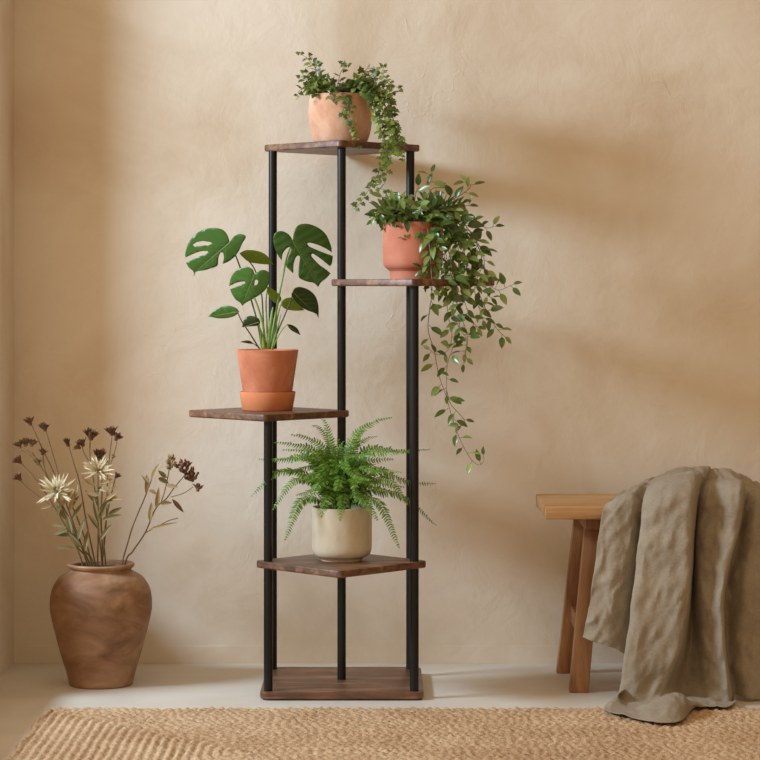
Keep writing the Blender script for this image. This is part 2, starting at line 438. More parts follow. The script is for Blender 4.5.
ht = (
    [(330,200,5.80), (290,130,5.78), (240,140,5.77), (200,205,5.76)],
    [(340,200,5.84), (350,110,5.84), (390,95,5.84), (405,45,5.84)],
    [(360,200,5.86), (400,110,5.86), (440,100,5.86)],
    [(400,200,5.84), (470,150,5.82), (520,120,5.82), (545,95,5.82), (530,75,5.82)],
    [(420,210,5.82), (490,150,5.80), (545,215,5.78), (600,245,5.77), (635,240,5.77)],
    [(400,200,5.80), (490,200,5.76), (550,270,5.74), (590,340,5.73), (600,420,5.72), (640,470,5.71), (700,450,5.71)],
    [(400,210,5.79), (480,210,5.75), (540,290,5.73), (560,380,5.72), (570,460,5.70), (600,540,5.69), (640,610,5.69), (670,640,5.69)],
    [(380,210,5.78), (450,230,5.73), (500,320,5.71), (500,420,5.70), (520,500,5.68), (540,560,5.67), (570,610,5.67)],
    [(370,210,5.78), (440,250,5.73), (470,350,5.71), (490,450,5.69), (480,540,5.67), (500,600,5.67), (530,650,5.67), (525,700,5.67)],
    [(350,210,5.77), (420,250,5.72), (400,330,5.70), (430,400,5.69), (450,470,5.66)],
    [(340,215,5.76), (370,260,5.72), (400,330,5.71), (395,420,5.69), (405,480,5.65)],
    [(330,215,5.76), (330,270,5.735), (320,290,5.735)],
    [(360,210,5.78), (400,270,5.72), (430,340,5.70), (400,380,5.70), (370,400,5.70)],
    [(430,210,5.79), (500,260,5.75), (525,350,5.73), (540,430,5.72), (600,480,5.70), (620,500,5.70)],
    [(420,210,5.80), (500,230,5.77), (570,310,5.75), (585,380,5.74), (560,470,5.72), (590,580,5.70)],
    [(400,210,5.78), (460,280,5.73), (450,350,5.72), (470,420,5.70), (520,450,5.69)],
    [(410,210,5.78), (480,260,5.74), (510,300,5.73), (530,390,5.71), (480,470,5.69), (500,530,5.67)],
)
for k, tr in enumerate(ht): vine(hoya, [G(*p) for p in tr], .042, .0135, 'el', .0013, .9, .22, 'hoya', start=.12 if k > 3 else .0)
long_ = (
    [G(390,250,5.72), G(400,350,5.70), G(405,470,5.66), G3(340,120,5.65), G3(335,190,5.65), G3(358,270,5.65), G3(375,360,5.65), G3(400,430,5.65), G3(420,500,5.65), G3(445,580,5.65), G3(490,670,5.65), G3(525,702,5.65), G3(545,690,5.65), G3(545,665,5.65)],
    [G(440,270,5.72), G(470,400,5.69), G3(455,80,5.66), G3(455,160,5.66), G3(435,240,5.66), G3(408,320,5.66), G3(405,400,5.66), G3(405,440,5.66)],
    [G(420,270,5.71), G(450,400,5.68), G3(410,130,5.66), G3(425,190,5.66), G3(415,260,5.66), G3(370,285,5.66), G3(340,265,5.66)],
    [G(470,300,5.71), G(480,430,5.68), G3(450,110,5.66), G3(475,180,5.66), G3(485,230,5.66), G3(475,290,5.66), G3(470,320,5.66)],
    [G3(405,420,5.65), G3(420,470,5.65), G3(455,510,5.65), G3(475,540,5.65), G3(460,555,5.65)],
)
for k, tr in enumerate(long_): vine(hoya, tr, .039, .025, 'el', .0011, 1.0, .12, 'hoya', start=.25 if k < 4 else 0)

# --- monstera
mc = Vector(((267.5-380)*5.80/F, 5.80, ZM))
sau = MB(); 
sp = [(.0600, 0), (.0625, .002), (.0698, .043), (.0692, .0465), (.0662, .0465), (.0650, .044), (.0590, .012), (.001, .010)]
sau.lathe([(.001, 0)]+sp, mc, 72)
so = sau.build('plant_saucer', 'terracotta_rim'); tag(so, 'deep terracotta saucer under the split leaved plant pot', 'saucer')
mon = thing('potted_monstera', 'split leaf monstera in a tapered terracotta pot standing in its saucer', 'potted plant', mc+Vector((0,0,.0125)))
mb = MB(); z0 = .0125
mb.lathe(pot_profile([(.0555, z0), (.057, z0+.002), (.0765, .146), (.0775, .149)], .006), mc, 72); mb.build('pot', 'terracotta', mon)
soil(mon, mc, .069, ZM+.137)
def Q(x, y): return Vector((170+x/3.456, 210+y/3.456))
def fleaf(out, d0, tilt=(0, 0), cup=.0, mat='monstera', rib=None, holes=(), pet=None, petmat='petiole_dark', pr=(.0022, .0016), bulge=.012):
    # out: crop outline; the leaf blade curves in depth: d = d0 + tilt.(x,y) + bulge
    o2 = [Q(*p) for p in out]
    # smooth outline a bit
    n = len(o2); cx = sum((p.x for p in o2))/n; cy = sum((p.y for p in o2))/n
    hh = [[Q(*p) for p in h] for h in holes]
    poly = list(o2); faces = [list(range(n))]
    step = 2.2
    xs = [p.x for p in o2]; ys = [p.y for p in o2]; rad = max(max(xs)-min(xs), max(ys)-min(ys))/2
    y = min(ys)
    def inside(q, pl):
        c = False; j = len(pl)-1
        for i in range(len(pl)):
            if (pl[i].y > q.y) != (pl[j].y > q.y) and q.x < (pl[j].x-pl[i].x)*(q.y-pl[i].y)/(pl[j].y-pl[i].y)+pl[i].x: c = not c
            j = i
        return c
    edges = [(i, (i+1) % n) for i in range(n)]
    for h in hh:
        s_ = len(poly); poly += h; edges += [(s_+i, s_+(i+1) % len(h)) for i in range(len(h))]
    row = 0
    while y < max(ys):
        x = min(xs)+(step/2 if row % 2 else 0)
        while x < max(xs):
            q = Vector((x, y))
            if inside(q, o2) and not any(inside(q, h) for h in hh):
                if min((q-p).length for p in poly[:n]) > .8: poly.append(q)
            x += step
        y += step; row += 1
    vs, es, fs, *_ = delaunay_2d_cdt(poly, edges, [], 0, 1e-4)
    ff = []
    for f in fs:
        c = (vs[f[0]]+vs[f[1]]+vs[f[2]])/3
        if inside(c, o2) and not any(inside(c, h) for h in hh): ff.append(tuple(f))
    ra, rb = (Q(*rib[0]), Q(*rib[1])) if rib else (Vector((cx, cy)), Vector((cx, cy+1)))
    rd = (rb-ra).normalized()
    def depth(q):
        w = q-ra; perp = abs(w.x*rd.y-w.y*rd.x); al = w.dot(rd)
        dd = d0+tilt[0]*(q.x-cx)/rad+tilt[1]*(q.y-cy)/rad
        dd += bulge*(perp/rad)**1.5*.9-cup*math.exp(-(perp/2.0)**2)*-.002
        dd += -.0008*math.sin(al*.8)*min(1, perp/6)      # quilting between the side veins
        return dd
    mb = MB(); pts = [P(q.x, q.y, depth(q)) for q in vs]
    mb.add(pts, ff)
    lo = mb.build('leaf', mat, mon)
    sm = lo.modifiers.new('thickness', 'SOLIDIFY'); sm.thickness = .0008; sm.offset = 0
    if rib:
        vn = MB(); line = [ra.lerp(rb, i/10) for i in range(11)]
        vn.tube([P(q.x, q.y, depth(q)-.0007) for q in line], [.0011*(1-.7*i/10) for i in range(11)], 5)
        L = (rb-ra).length
        if L > 18:
            for s_ in (-1, 1):
                for t in (.12, .3, .48, .66):
                    p0 = ra.lerp(rb, t); dr = (rd+Vector((-rd.y, rd.x))*s_*1.1).normalized()
                    ln = 0
                    while ln < 22 and inside(p0+dr*(ln+2.5), o2) and not any(inside(p0+dr*(ln+1.5), h) for h in hh): ln += .7
                    if ln > 4: vn.tube([P(q.x, q.y, depth(q)-.0004) for q in (p0+dr*ln*i/4 for i in range(5))], [.0005*(1-.7*i/4) for i in range(5)], 4)
        vn.build('midrib', 'midrib', lo)
    if pet:
        pts = [(*Q(a, b_), dd) for a, b_, dd in pet]
        path = spline([P(*p) for p in pts], 7); k = len(path)
        pm = MB(); pm.tube(path, [pr[0]+(pr[1]-pr[0])*i/(k-1) for i in range(k)], 8); pm.build('petiole', petmat, lo)
    return lo
def dn(out): # densify / round an outline
    pts = [Vector((x, y, 0)) for x, y in out]; n = len(pts); res = []
    for i in range(n):
        a, b_, c, d = pts[i-1], pts[i], pts[(i+1) % n], pts[(i+2) % n]
        m1 = (b_-a).normalized().dot((c-b_).normalized()); m2 = (c-b_).normalized().dot((d-c).normalized())
        for k in range(3):
            t = k/3
            if m1 < .2: ta = (c-b_)*1.0
            else: ta = (c-a)*.5
            if m2 < .2: tb = (c-b_)*1.0
            else: tb = (d-b_)*.5
            h = (2*t**3-3*t*t+1)*b_+(t**3-2*t*t+t)*ta+(-2*t**3+3*t*t)*c+(t**3-t*t)*tb
            res.append((h.x, h.y))
    return res
fleaf(dn([(206,110),(201,92),(190,75),(175,65),(150,62),(125,65),(100,75),(80,92),(66,110),(57,132),(52,152),(54,164),(84,150),(110,142),(131,142),(127,150),(100,161),(75,172),(55,182),(66,200),(80,211),(84,229),(90,213),(115,209),(140,202),(164,192),(167,168),(174,148),(184,148),(186,165),(182,186),(202,178),(225,160),(240,138),(250,115),(262,95),(256,86),(240,83),(222,90),(211,104)]),
      5.80, (-.012, .030), 1, 'monstera', ((208,112),(86,215)), [[(78,121),(92,111),(116,107),(140,111),(146,116),(130,122),(105,124),(86,127)]],
      [(318,478,5.80),(300,380,5.80),(262,250,5.82),(243,200,5.82),(226,155,5.81),(208,115,5.80)])
fleaf(dn([(424,104),(412,86),(395,75),(375,73),(360,84),(357,105),(362,130),(374,158),(386,174),(390,150),(404,132),(418,126),(417,142),(408,165),(401,192),(412,206),(426,219),(427,190),(433,168),(441,158),(449,162),(446,190),(444,228),(455,240),(477,248),(497,252),(512,266),(522,250),(540,236),(555,219),(540,206),(515,188),(492,164),(488,155),(494,151),(520,168),(552,194),(559,186),(562,165),(560,158),(538,150),(508,138),(482,126),(474,116),(484,113),(512,121),(540,134),(559,146),(558,130),(552,112),(540,86),(520,66),(495,53),(470,47),(446,51),(432,66),(427,85)]),
      5.82, (.018, .02), 1, 'monstera', ((424,106),(511,262)), [],
      [(345,478,5.80),(360,390,5.81),(378,290,5.83),(393,215,5.84),(405,160,5.835),(424,108,5.823)], 'petiole', (.0032, .0018))
fleaf(dn([(293,222),(284,204),(264,196),(240,202),(218,220),(208,242),(205,263),(234,250),(262,246),(264,252),(236,262),(208,274),(214,290),(226,308),(242,320),(250,331),(260,322),(285,308),(310,293),(330,275),(343,250),(346,226),(336,211),(318,207),(302,214)]),
      5.765, (-.010, .026), 1, 'monstera', ((292,226),(251,326)), [[(286,250),(298,240),(306,244),(302,256),(290,262)]],
      [(330,478,5.79),(322,400,5.785),(302,330,5.785),(288,290,5.782),(292,230,5.768)], 'petiole', (.003, .0018))
fleaf(dn([(240,150),(262,139),(295,140),(325,150),(344,168),(358,188),(335,188),(305,185),(275,180),(255,166)]), 5.83, (.01, .03), 1, 'monstera_young', ((243,151),(354,187)), [],
      [(328,478,5.81),(322,380,5.82),(316,290,5.83),(290,200,5.845),(243,151,5.83)], 'petiole_dark', (.0022, .0013))
fleaf(dn([(424,282),(432,270),(450,266),(478,275),(500,294),(511,320),(514,348),(513,375),(505,358),(480,349),(455,336),(434,316),(420,296)]), 5.78, (.015, .03), 1, 'monstera_dark', ((426,284),(511,368)), [],
      [(352,478,5.79),(368,430,5.79),(398,360,5.79),(418,310,5.79),(426,286,5.782)], 'petiole_dark', (.0022, .0014))
fleaf(dn([(384,318),(398,306),(420,303),(440,320),(465,346),(440,348),(410,345),(390,336)]), 5.80, (.01, .02), 1, 'monstera_young', ((387,318),(460,345)), [],
      [(350,478,5.80),(362,420,5.80),(376,350,5.80),(387,320,5.80)], 'petiole', (.0022, .0014))
fleaf(dn([(132,369),(150,350),(176,335),(206,331),(230,340),(239,352),(225,365),(200,373),(165,374),(142,369)]), 5.78, (-.01, .022), 1, 'monstera', ((236,352),(136,368)), [],
      [(308,478,5.79),(275,425,5.785),(250,388,5.783),(234,355,5.781)], 'petiole_dark', (.002, .0012))
fleaf(dn([(249,406),(254,382),(270,367),(290,367),(308,377),(311,392),(300,400),(275,402),(257,404)]), 5.76, (.0, .015), 1, 'monstera_dark', ((306,388),(252,404)), [],
      [(318,478,5.785),(314,440,5.78),(310,405,5.772),(306,388,5.762)], 'petiole', (.0018, .0012))
fleaf(dn([(403,395),(420,397),(440,409),(451,432),(436,425),(416,413)]), 5.77, (.01, .02), 1, 'monstera_dark', ((404,396),(449,430)), [],
      [(356,478,5.79),(372,440,5.78),(392,408,5.775),(404,396,5.77)], 'petiole', (.0016, .001))
fleaf(dn([(243,456),(260,451),(278,453),(289,463),(270,461)]), 5.76, (0, .02), 1, 'monstera_dark', None, [],
      [(312,480,5.785),(300,470,5.775),(287,461,5.762)], 'petiole_dark', (.0014, .001))
fleaf(dn([(335,264),(350,270),(374,288),(385,308),(372,326),(352,312),(338,290)]), 5.82, (.01, .02), 1, 'monstera_young', ((337,267),(380,318)), [],
      [(338,478,5.805),(335,400,5.815),(332,320,5.825),(337,268,5.822)], 'petiole', (.0028, .0014))
for pts, r in (([(338,480,5.79),(342,440,5.788),(352,360,5.79),(356,335,5.79)], (.0058, .001)), ([(326,480,5.785),(320,440,5.783),(306,395,5.783)], (.005, .001)), ([(352,482,5.79),(360,450,5.788),(384,360,5.79)], (.004, .001))):
    path = spline([P(*Q(a, b_), dd) for a, b_, dd in pts], 6); k = len(path)
    mb = MB(); mb.tube(path, [r[0]+(r[1]-r[0])*(i/(k-1))**1.5 for i in range(k)], 8); mb.build('leaf_sheath', 'petiole', mon)

# --- fern
fc = Vector(((341.6-380)*5.665/F, 5.665, ZF))
fern = thing('potted_fern', 'feathery green fern in a glazed beige ceramic pot on the lowest raised board', 'potted plant', fc)
mb = MB()
fp = smoothprof([(.050, 0), (.0515, .004)], 2)+smoothprof([(.056, .0075), (.066, .012), (.0725, .024), (.0738, .045), (.0738, .09), (.0735, .128)], 5)
mb.lathe(pot_profile(fp, .006), fc, 72); mb.build('pot', 'glaze', fern)
soil(fern, fc, .067, ZF+.116)
def frond(pts, W, n=30, bare=.12):
    path = spline(pts, 10); k = len(path)
    mb = MB(); mb.tube(path, [.0011*(1-.75*i/(k-1)) for i in range(k)], 4)
    L = [0]
    for i in range(k-1): L.append(L[-1]+(path[i+1]-path[i]).length)
    tot = L[-1]; n = max(12, int(tot/.0072)); j = 0
    view = Vector((0,-1,.35)).normalized()
    up0 = (Vector((0,0,1))+rvec()*.3).normalized()
    for q in range(n):
        t = bare+(1-bare)*q/n; s_ = t*tot
        while j < k-2 and L[j+1] < s_: j += 1
        p = path[j].lerp(path[j+1], (s_-L[j])/max(1e-6, L[j+1]-L[j])); tg = (path[min(j+2, k-1)]-path[max(j-1, 0)]).normalized()
        nr = (up0*.6+view*.7); nr = (nr-tg*nr.dot(tg))
        if nr.length < .1: nr = tg.orthogonal()
        nr.normalize(); sd = tg.cross(nr).normalized()
        u = (t-bare)/(1-bare)
        w = W*(min(1, u/.18+.35))*(1-u)**.55*rnd(.85, 1.1)
        if w < .002: w = .002
        for sg in (-1, 1):
            d = sd*sg+tg*(.35+.3*u)-nr*rnd(0, .3)+rvec()*.12
            mb.leaf(p, d, nr+rvec()*.25, w, max(.0036, w*.36), 5, .12, rnd(.05, .3), lambda x: 1-.7*x**1.5)
    return mb.build('frond', 'fern', fern)
def FP(x, y, d): return P(240+x/3.619, 400+y/3.619, d)
ftip = [(555,62,5.70),(292,68,5.68),(180,125,5.66),(120,153,5.70),(112,215,5.60),(62,214,5.75),(38,352,5.62),(115,402,5.56),(160,512,5.56),(578,540,5.55),(712,456,5.72),(712,302,5.74),(690,178,5.76),(618,188,5.60),(258,90,5.74),(455,112,5.72),(590,262,5.56),(610,382,5.58),(292,428,5.53),(362,440,5.52),(440,300,5.50),(330,270,5.52),(235,300,5.50),(180,290,5.58),(380,150,5.62),(480,200,5.56),(540,330,5.53),(250,380,5.53),(420,372,5.50),(500,440,5.53),(215,215,5.56),(320,165,5.60),(420,205,5.54),(560,215,5.66),(270,180,5.70),(500,130,5.76),(345,330,5.49),(110,260,5.66),(600,315,5.64),(400,250,5.50),(270,250,5.51),(480,290,5.49),(330,220,5.54),(350,140,5.72),(430,160,5.64),(520,265,5.52),(200,345,5.54),(150,180,5.62)]
cz = ZF+.118
for (x, y, d) in ftip:
    tip = FP(x, y, d); base = Vector((fc.x+rnd(-.02, .02), fc.y+rnd(-.02, .02), cz))
    hv = Vector((tip.x-base.x, tip.y-base.y, 0)); dz = tip.z-base.z
    rise = max(.03, dz*.55+.035+hv.length*.22)
    mid = base+hv*.28+Vector((0,0,rise*.75+max(0, dz*.1))); m2 = base+hv*.68+Vector((0,0,max(dz*.9+.012, rise*.95 if dz < .04 else dz*.86)))
    if dz < -.0: m2.z = max(base.z+.03, tip.z+.45*abs(dz)+.02)
    frond([base, mid, m2, tip], .0255 if hv.length+abs(dz) > .09 else .021)

# ---------------------------------------------------------------- vase with dried stems
vc = Vector(((101-380)*5.845/F, 5.845, 0)); k_ = 5.86/F
vb = [(.0755,0),(.080,.004),(.0855,.03),(.103,.092),(.121,.165),(.1275,.207),(.123,.248),(.106,.279),(.086,.293),(.0765,.299),(.0755,.303)]
vb = [(r, z*.955) for r, z in vb]
vo_ = smoothprof(vb, 5)+[(.079,.292),(.083,.296),(.084,.300),(.082,.3035),(.077,.3035),(.070,.299),(.068,.289)]
vin = [(r-.010, z) for r, z in smoothprof(vb[1:], 4) if .012 < z < .281][::-1]
mb = MB(); mb.lathe([(.001,0)]+vo_+vin+[(.001,.014)], vc, 80)
vz = mb.build('vase', 'vase_clay'); tag(vz, 'rounded brown aged clay vase standing on the floor in the left corner', 'vase')
def D(px, py, o=0): return P(px, py, 5.845+o)
GRP = 'dried flowers in the clay vase'
def stem_thing(label, pts, cat='dried flower'):
    t = thing('dried_flower_stem', label, cat, D(*pts[0]), GRP)
    path = spline([D(*p) for p in pts], 7); k = len(path)
    mb = MB(); mb.tube(path, [.0024*(1-.4*i/(k-1)) for i in range(k)], 6); mb.build('stem', 'stalk', t)
    return t
def twig(t, pts, r=.0013, mat='stalk'):
    path = spline([D(*p) for p in pts], 5); mb = MB(); mb.tube(path, r, 5); mb.build('twig', mat, t)
def cup(t, px, py, o, size, ax, n=13, mat='seed', name='seed_head', open_=1.15):
    c = D(px, py, o); ax = Vector(ax).normalized(); mb = MB(); a = ax.orthogonal().normalized(); b_ = ax.cross(a)
    size *= 1.45; c = c-ax*size*.35
    mb.blob(c+ax*size*.12, size*.22, 1.0, ax)
    for ring, (m_, sp, ln) in enumerate(((n, open_, 1.0), (max(4, n-4), open_*.45, .85))):
        for k in range(m_):
            an = 2*math.pi*(k+.5*ring)/m_+rnd(-.2, .2)
            d = ax+(a*math.cos(an)+b_*math.sin(an))*sp*rnd(.8, 1.2)
            mb.leaf(c, d, ax-d*.2, size*ln*rnd(.85, 1.1), size*.42, 4, .25, -.14)
    mb.build(name, mat, t)
def pale(t, px, py, o, size, n=34):
    c = D(px, py, o); mb = MB(); 
    for k in range(n):
        d = Vector((rnd(), rnd(-1, .5), rnd(-.35, 1.1))).normalized()
        mb.leaf(c+d*size*.1, d, Vector((0,-1,.4))+rvec()*.4, size*rnd(.45, 1.1), size*.20, 5, .2, rnd(-.1, .25), lambda x: (1-x)**.6*min(1, x*5))
    mb.build('flower_head', 'pale', t)
    mb = MB()
    for k in range(9): mb.blob(c+rvec()*size*.16+Vector((0,-size*.15,size*.1)), size*.09)
    mb.build('flower_centre', 'olive', t)
def dleaf(t, px, py, o, dx, dy, L, W, mat='olive', curl=.2):
    mb = MB(); mb.leaf(D(px, py, o), Vector((dx, rnd(-.4, .1), dy)), Vector((rnd(-.5, .5), -1, .5)), L, W, 6, .25, curl)
    mb.build('leaf', mat, t)
def cluster(t, px, py, o, rx, rz, n, size, mat):
    c = D(px, py, o); mb = MB()
    for k in range(n):
        q = rvec()
        while q.length > 1: q = rvec()
        p = c+Vector((q.x*rx, q.y*rx, q.z*rz)); mb.blob(p, size*rnd(.7, 1.2), 1.4, Vector((q.x*.6, q.y*.6, 1)), 6, 4)
        if k % 2 == 0: mb.leaf(p, Vector((q.x, q.y-.2, .8)), Vector((0,-1,.3)), size*2.4, size*1.0, 4)
        if k % 3 == 0: mb.tube([c-Vector((0,0,rz*.9)), p], size*.16, 4, False)
    mb.build('seed_head', mat, t)
B0 = [(92,640),(94,655),(98,650),(104,655),(108,645),(112,650),(100,640),(96,660)]
def stemline(i, head, mids, o):
    bx, by = B0[i % 8]; mx = 101+((head[0]-101)*.20)+rnd(-2, 2); mx = min(max(mx, 82), 122)
    return [(bx, by, rnd(-.01, .01)), (mx, 569, o*.4)]+[(a, b_, o*.8) for a, b_ in mids]+[(head[0], head[1], o)]
t = stem_thing('dried brown stem with the highest of the left seed cups, leaning far left', stemline(0, (31,424), [(72,520),(56,478),(42,448)], .0)); cup(t, 29.5, 421.5, 0, .017, (-.25,-.1,1))
t = stem_thing('dried brown stem with an upturned cup, just right of the highest left one', stemline(1, (46,431), [(78,520),(64,490),(55,462)], -.015)); cup(t, 44.5, 427.5, -.015, .017, (-.1,-.3,1))
t = stem_thing('dried stem bearing a row of three dark cups at the left', stemline(2, (32,452), [(72,525),(54,490),(42,468)], -.02))
twig(t, [(42,468,-.02),(31,456,-.02),(21,450,-.02)]); twig(t, [(36,458,-.02),(27,450,-.02)])
cup(t, 19, 445, -.02, .015, (-.4,0,1)); cup(t, 25.5, 442.5, -.02, .017, (-.1,0,1)); cup(t, 32, 443, -.02, .016, (.3,0,1))
t = stem_thing('dried stem reaching lowest and farthest left, with two dark heads', stemline(3, (21,463), [(70,535),(50,500),(34,477)], .015))
twig(t, [(56,509,.015),(40,497,.015),(28,488,.015),(20,480,.015)], .0011); cup(t, 18.5, 460.5, .015, .017, (-.8,-.2,.8)); cup(t, 18.5, 477.5, .015, .016, (-.7,-.3,.8))
t = stem_thing('dried stem with two small buds behind the left pale flower', stemline(4, (43,456), [(72,530),(56,495),(45,470)], .02))
twig(t, [(47,474,.02),(41,468,.02),(38,464,.02)]); cup(t, 43, 452, .02, .014, (.2,-.2,1), 8); cup(t, 38, 462, .02, .014, (-.2,-.2,1), 8)
t = stem_thing('dried stem with one closed round bud, left of the middle heads', stemline(5, (69,447), [(86,520),(80,485),(74,464)], .02)); cup(t, 67.5, 443, .02, .0165, (-.3,-.3,1), 10, open_=.6)
t = stem_thing('dried stem topped by a broad pair of brown umbels in the middle', stemline(6, (90,441), [(98,520),(94,485),(90,458)], .01))
twig(t, [(91,465,.01),(85,455,.01),(82,447,.01)]); cup(t, 91, 435.5, .01, .022, (.1,-.3,1), 14, open_=1.2); cup(t, 82, 443, .01, .017, (-.4,-.2,1), 11)
cup(t, 78, 447, .01, .013, (-.8,-.2,.6), 9)
t = stem_thing('dried stem with a brown head just above the middle pale flower', stemline(7, (99,459), [(101,520),(102,490),(101,470)], .025)); cup(t, 99.5, 455.5, .025, .021, (.1,-.4,1), 13, open_=1.1); cup(t, 103, 462, .02, .014, (.5,-.4,.7), 9)
t = stem_thing('thin dried stem with two dark heads standing tallest, right of the middle', stemline(1, (112,437), [(106,525),(107,490),(109,460)], .0)); twig(t, [(108,470,0),(114,454,0),(117,442,0)])
cup(t, 111.5, 431.5, 0, .019, (-.1,-.2,1), 12); cup(t, 117, 437.5, 0, .016, (.5,-.2,.9), 10); cup(t, 113, 456, 0, .008, (.3,0,-1), 5)
t = stem_thing('dried stem with a pale cream starry flower, the left one of the two', stemline(3, (58,495), [(76,545),(66,518)], -.035)); t1_ = t; pale(t, 57, 492, -.038, .050, 64)
for a in ((66,520,-.5,.8,.045),(70,530,-.9,.3,.05),(72,520,.5,.9,.05),(68,512,.6,1,.05),(77,540,-.7,.7,.05),(78,535,.4,1,.05),(74,548,-.9,.1,.045),(62,503,-.4,-.9,.04)): dleaf(t, a[0], a[1], -.03, a[2], a[3], a[4], .010)
t = stem_thing('dried stem with a pale cream starry flower, the right one of the two', stemline(2, (98,474), [(99,535),(98,505)], -.035)); t2_ = t; pale(t, 98, 471, -.038, .043, 56)
twig(t, [(99,515,-.03),(104,502,-.03),(109,494,-.03)]); 
mb = MB(); c = D(109, 492, -.032)
for k in range(13):
    d = Vector((rnd(), rnd(-.6, .3), rnd(.0, 1))).normalized(); mb.leaf(c, d, Vector((0,-1,.6)), .027*rnd(.7, 1.1), .007, 4)
mb.build('bud', 'pale', t)
for a in ((98,520,.5,.9,.055),(99,530,-.5,.9,.05),(98,505,-.6,.8,.05),(99,510,.7,.6,.05),(102,520,.9,.3,.05),(100,540,.6,.9,.05),(97,500,.2,1,.04),(99,524,-.2,1,.07)): dleaf(t, a[0], a[1], -.035, a[2], a[3], a[4], .012)
t = stem_thing('short dried sprig with a small dark bud, right of the pale flowers', stemline(4, (115,479), [(104,540),(108,510)], -.01)); cup(t, 117, 476, -.01, .012, (.6,0,.8), 8); dleaf(t, 108, 515, -.01, .8, .5, .04, .011)
for a in ((64,506,-.5,.6,.035),(60,503,.9,.2,.04),(70,512,.2,1,.05),(74,500,.3,1,.045),(66,498,.8,.7,.035),(52,505,-.8,-.3,.03)): dleaf(t1_, a[0], a[1], -.036, a[2], a[3], a[4], .011, 'straw', -.1)
for a in ((101,484,.8,.3,.04),(95,486,-.7,.5,.04),(106,500,.9,.6,.035),(99,496,-.9,.2,.035),(110,498,.8,-.1,.035)): dleaf(t2_, a[0], a[1], -.036, a[2], a[3], a[4], .011, 'straw', -.1)
t = stem_thing('short leafy dried sprig low at the left of the mouth', stemline(5, (66,528), [(86,552),(76,538)], -.045), 'dried sprig')
for a in ((74,537,-1,.2,.05),(72,534,-.3,1,.05),(78,541,.2,1,.055),(82,548,-.7,.8,.05),(85,552,.1,1,.06),(68,530,-1,-.2,.035)): dleaf(t, a[0], a[1], -.045, a[2], a[3], a[4], .013)
t = stem_thing('straw coloured dried stem bending right, with slim ear shaped bracts', [(106,650,0),(121,569,-.005),(128,542,-.005),(134,523,-.005),(147,492,-.005),(156,466,-.005)])
for a in ((146,494,.1,1,.05,.013),(152,480,.35,1,.045,.013),(150,486,-.5,.8,.035,.010),(149,490,.7,-.3,.022,.010)): dleaf(t, a[0], a[1], -.008, a[2], a[3], a[4], a[5], 'straw')
t = stem_thing('thick branching dried stem at the far right with a large rust cluster', [(110,655,.01),(124,568,.005),(133,551,0),(145,533,0),(156,508,0),(166,499,0),(174,488,0),(184,476,0)])
twig(t, [(161,503,0),(165,490,0),(168,476,0),(170,465,0)], .0014); twig(t, [(145,533,0),(155,528,0),(168,521,0),(178,518,0)], .0012); twig(t, [(171,497,0),(184,493,0),(193,487,0)], .0011)
cluster(t, 183, 466, 0, .017, .017, 30, .0040, 'seed_red'); cluster(t, 191, 475, 0, .019, .015, 30, .0040, 'seed_red'); cluster(t, 198, 487, 0, .009, .010, 13, .0036, 'seed_red'); cluster(t, 170.5, 463, 0, .012, .020, 30, .0034, 'straw')
for a in ((148,530,.9,.3,.075,.008,'straw'),(172,499,.8,-.9,.045,.011,'seed'),(150,522,.05,1,.05,.012,'straw'),(156,508,.2,1,.055,.012,'straw'),(160,504,.6,.1,.03,.012,'straw'),(158,478,.9,-.4,.03,.013,'olive'),(166,486,.8,.0,.03,.012,'straw'),(167,478,-.7,.6,.03,.011,'olive')): dleaf(t, a[0], a[1], -.004, a[2], a[3], a[4], a[5], a[6])

# ---------------------------------------------------------------- bench
bt = .4605
bn = thing('bench', 'oiled oak bench with splayed legs, half covered by the linen throw', 'bench', (.9, 5.855, 0))
bxl, bxr = .4025, 1.46
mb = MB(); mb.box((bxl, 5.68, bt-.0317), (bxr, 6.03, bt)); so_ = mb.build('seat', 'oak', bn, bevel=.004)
def leg(xb, yb, xt, yt, wx=.047, wy=.036):
    mb = MB(); z1 = bt-.0317; vs = []
    for x, y, z, s_ in ((xb, yb, 0, 1), (xt, yt, z1, .92)):
        for ax, ay in ((-1,-1),(1,-1),(1,1),(-1,1)): vs.append((x+ax*wx/2*s_, y+ay*wy/2*s_, z))
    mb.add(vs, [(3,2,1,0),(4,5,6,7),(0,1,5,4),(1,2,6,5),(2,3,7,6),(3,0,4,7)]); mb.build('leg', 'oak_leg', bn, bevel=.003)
leg(.488, 5.735, .530, 5.775); leg(.478, 6.018, .520, 5.965)
leg(1.38, 5.735, 1.338, 5.775); leg(1.38, 6.018, 1.338, 5.965)
def rail(x, z, y0, y1, h=.044, w=.024, nm='stretcher'):
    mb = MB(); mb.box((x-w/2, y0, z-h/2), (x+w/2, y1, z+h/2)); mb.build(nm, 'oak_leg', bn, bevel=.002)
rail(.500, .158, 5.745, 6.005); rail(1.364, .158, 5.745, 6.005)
rail(.531, bt-.0317-.016, 5.74, 6.0, .03, .05, 'seat_batten'); rail(1.333, bt-.0317-.016, 5.74, 6.0, .03, .05, 'seat_batten')

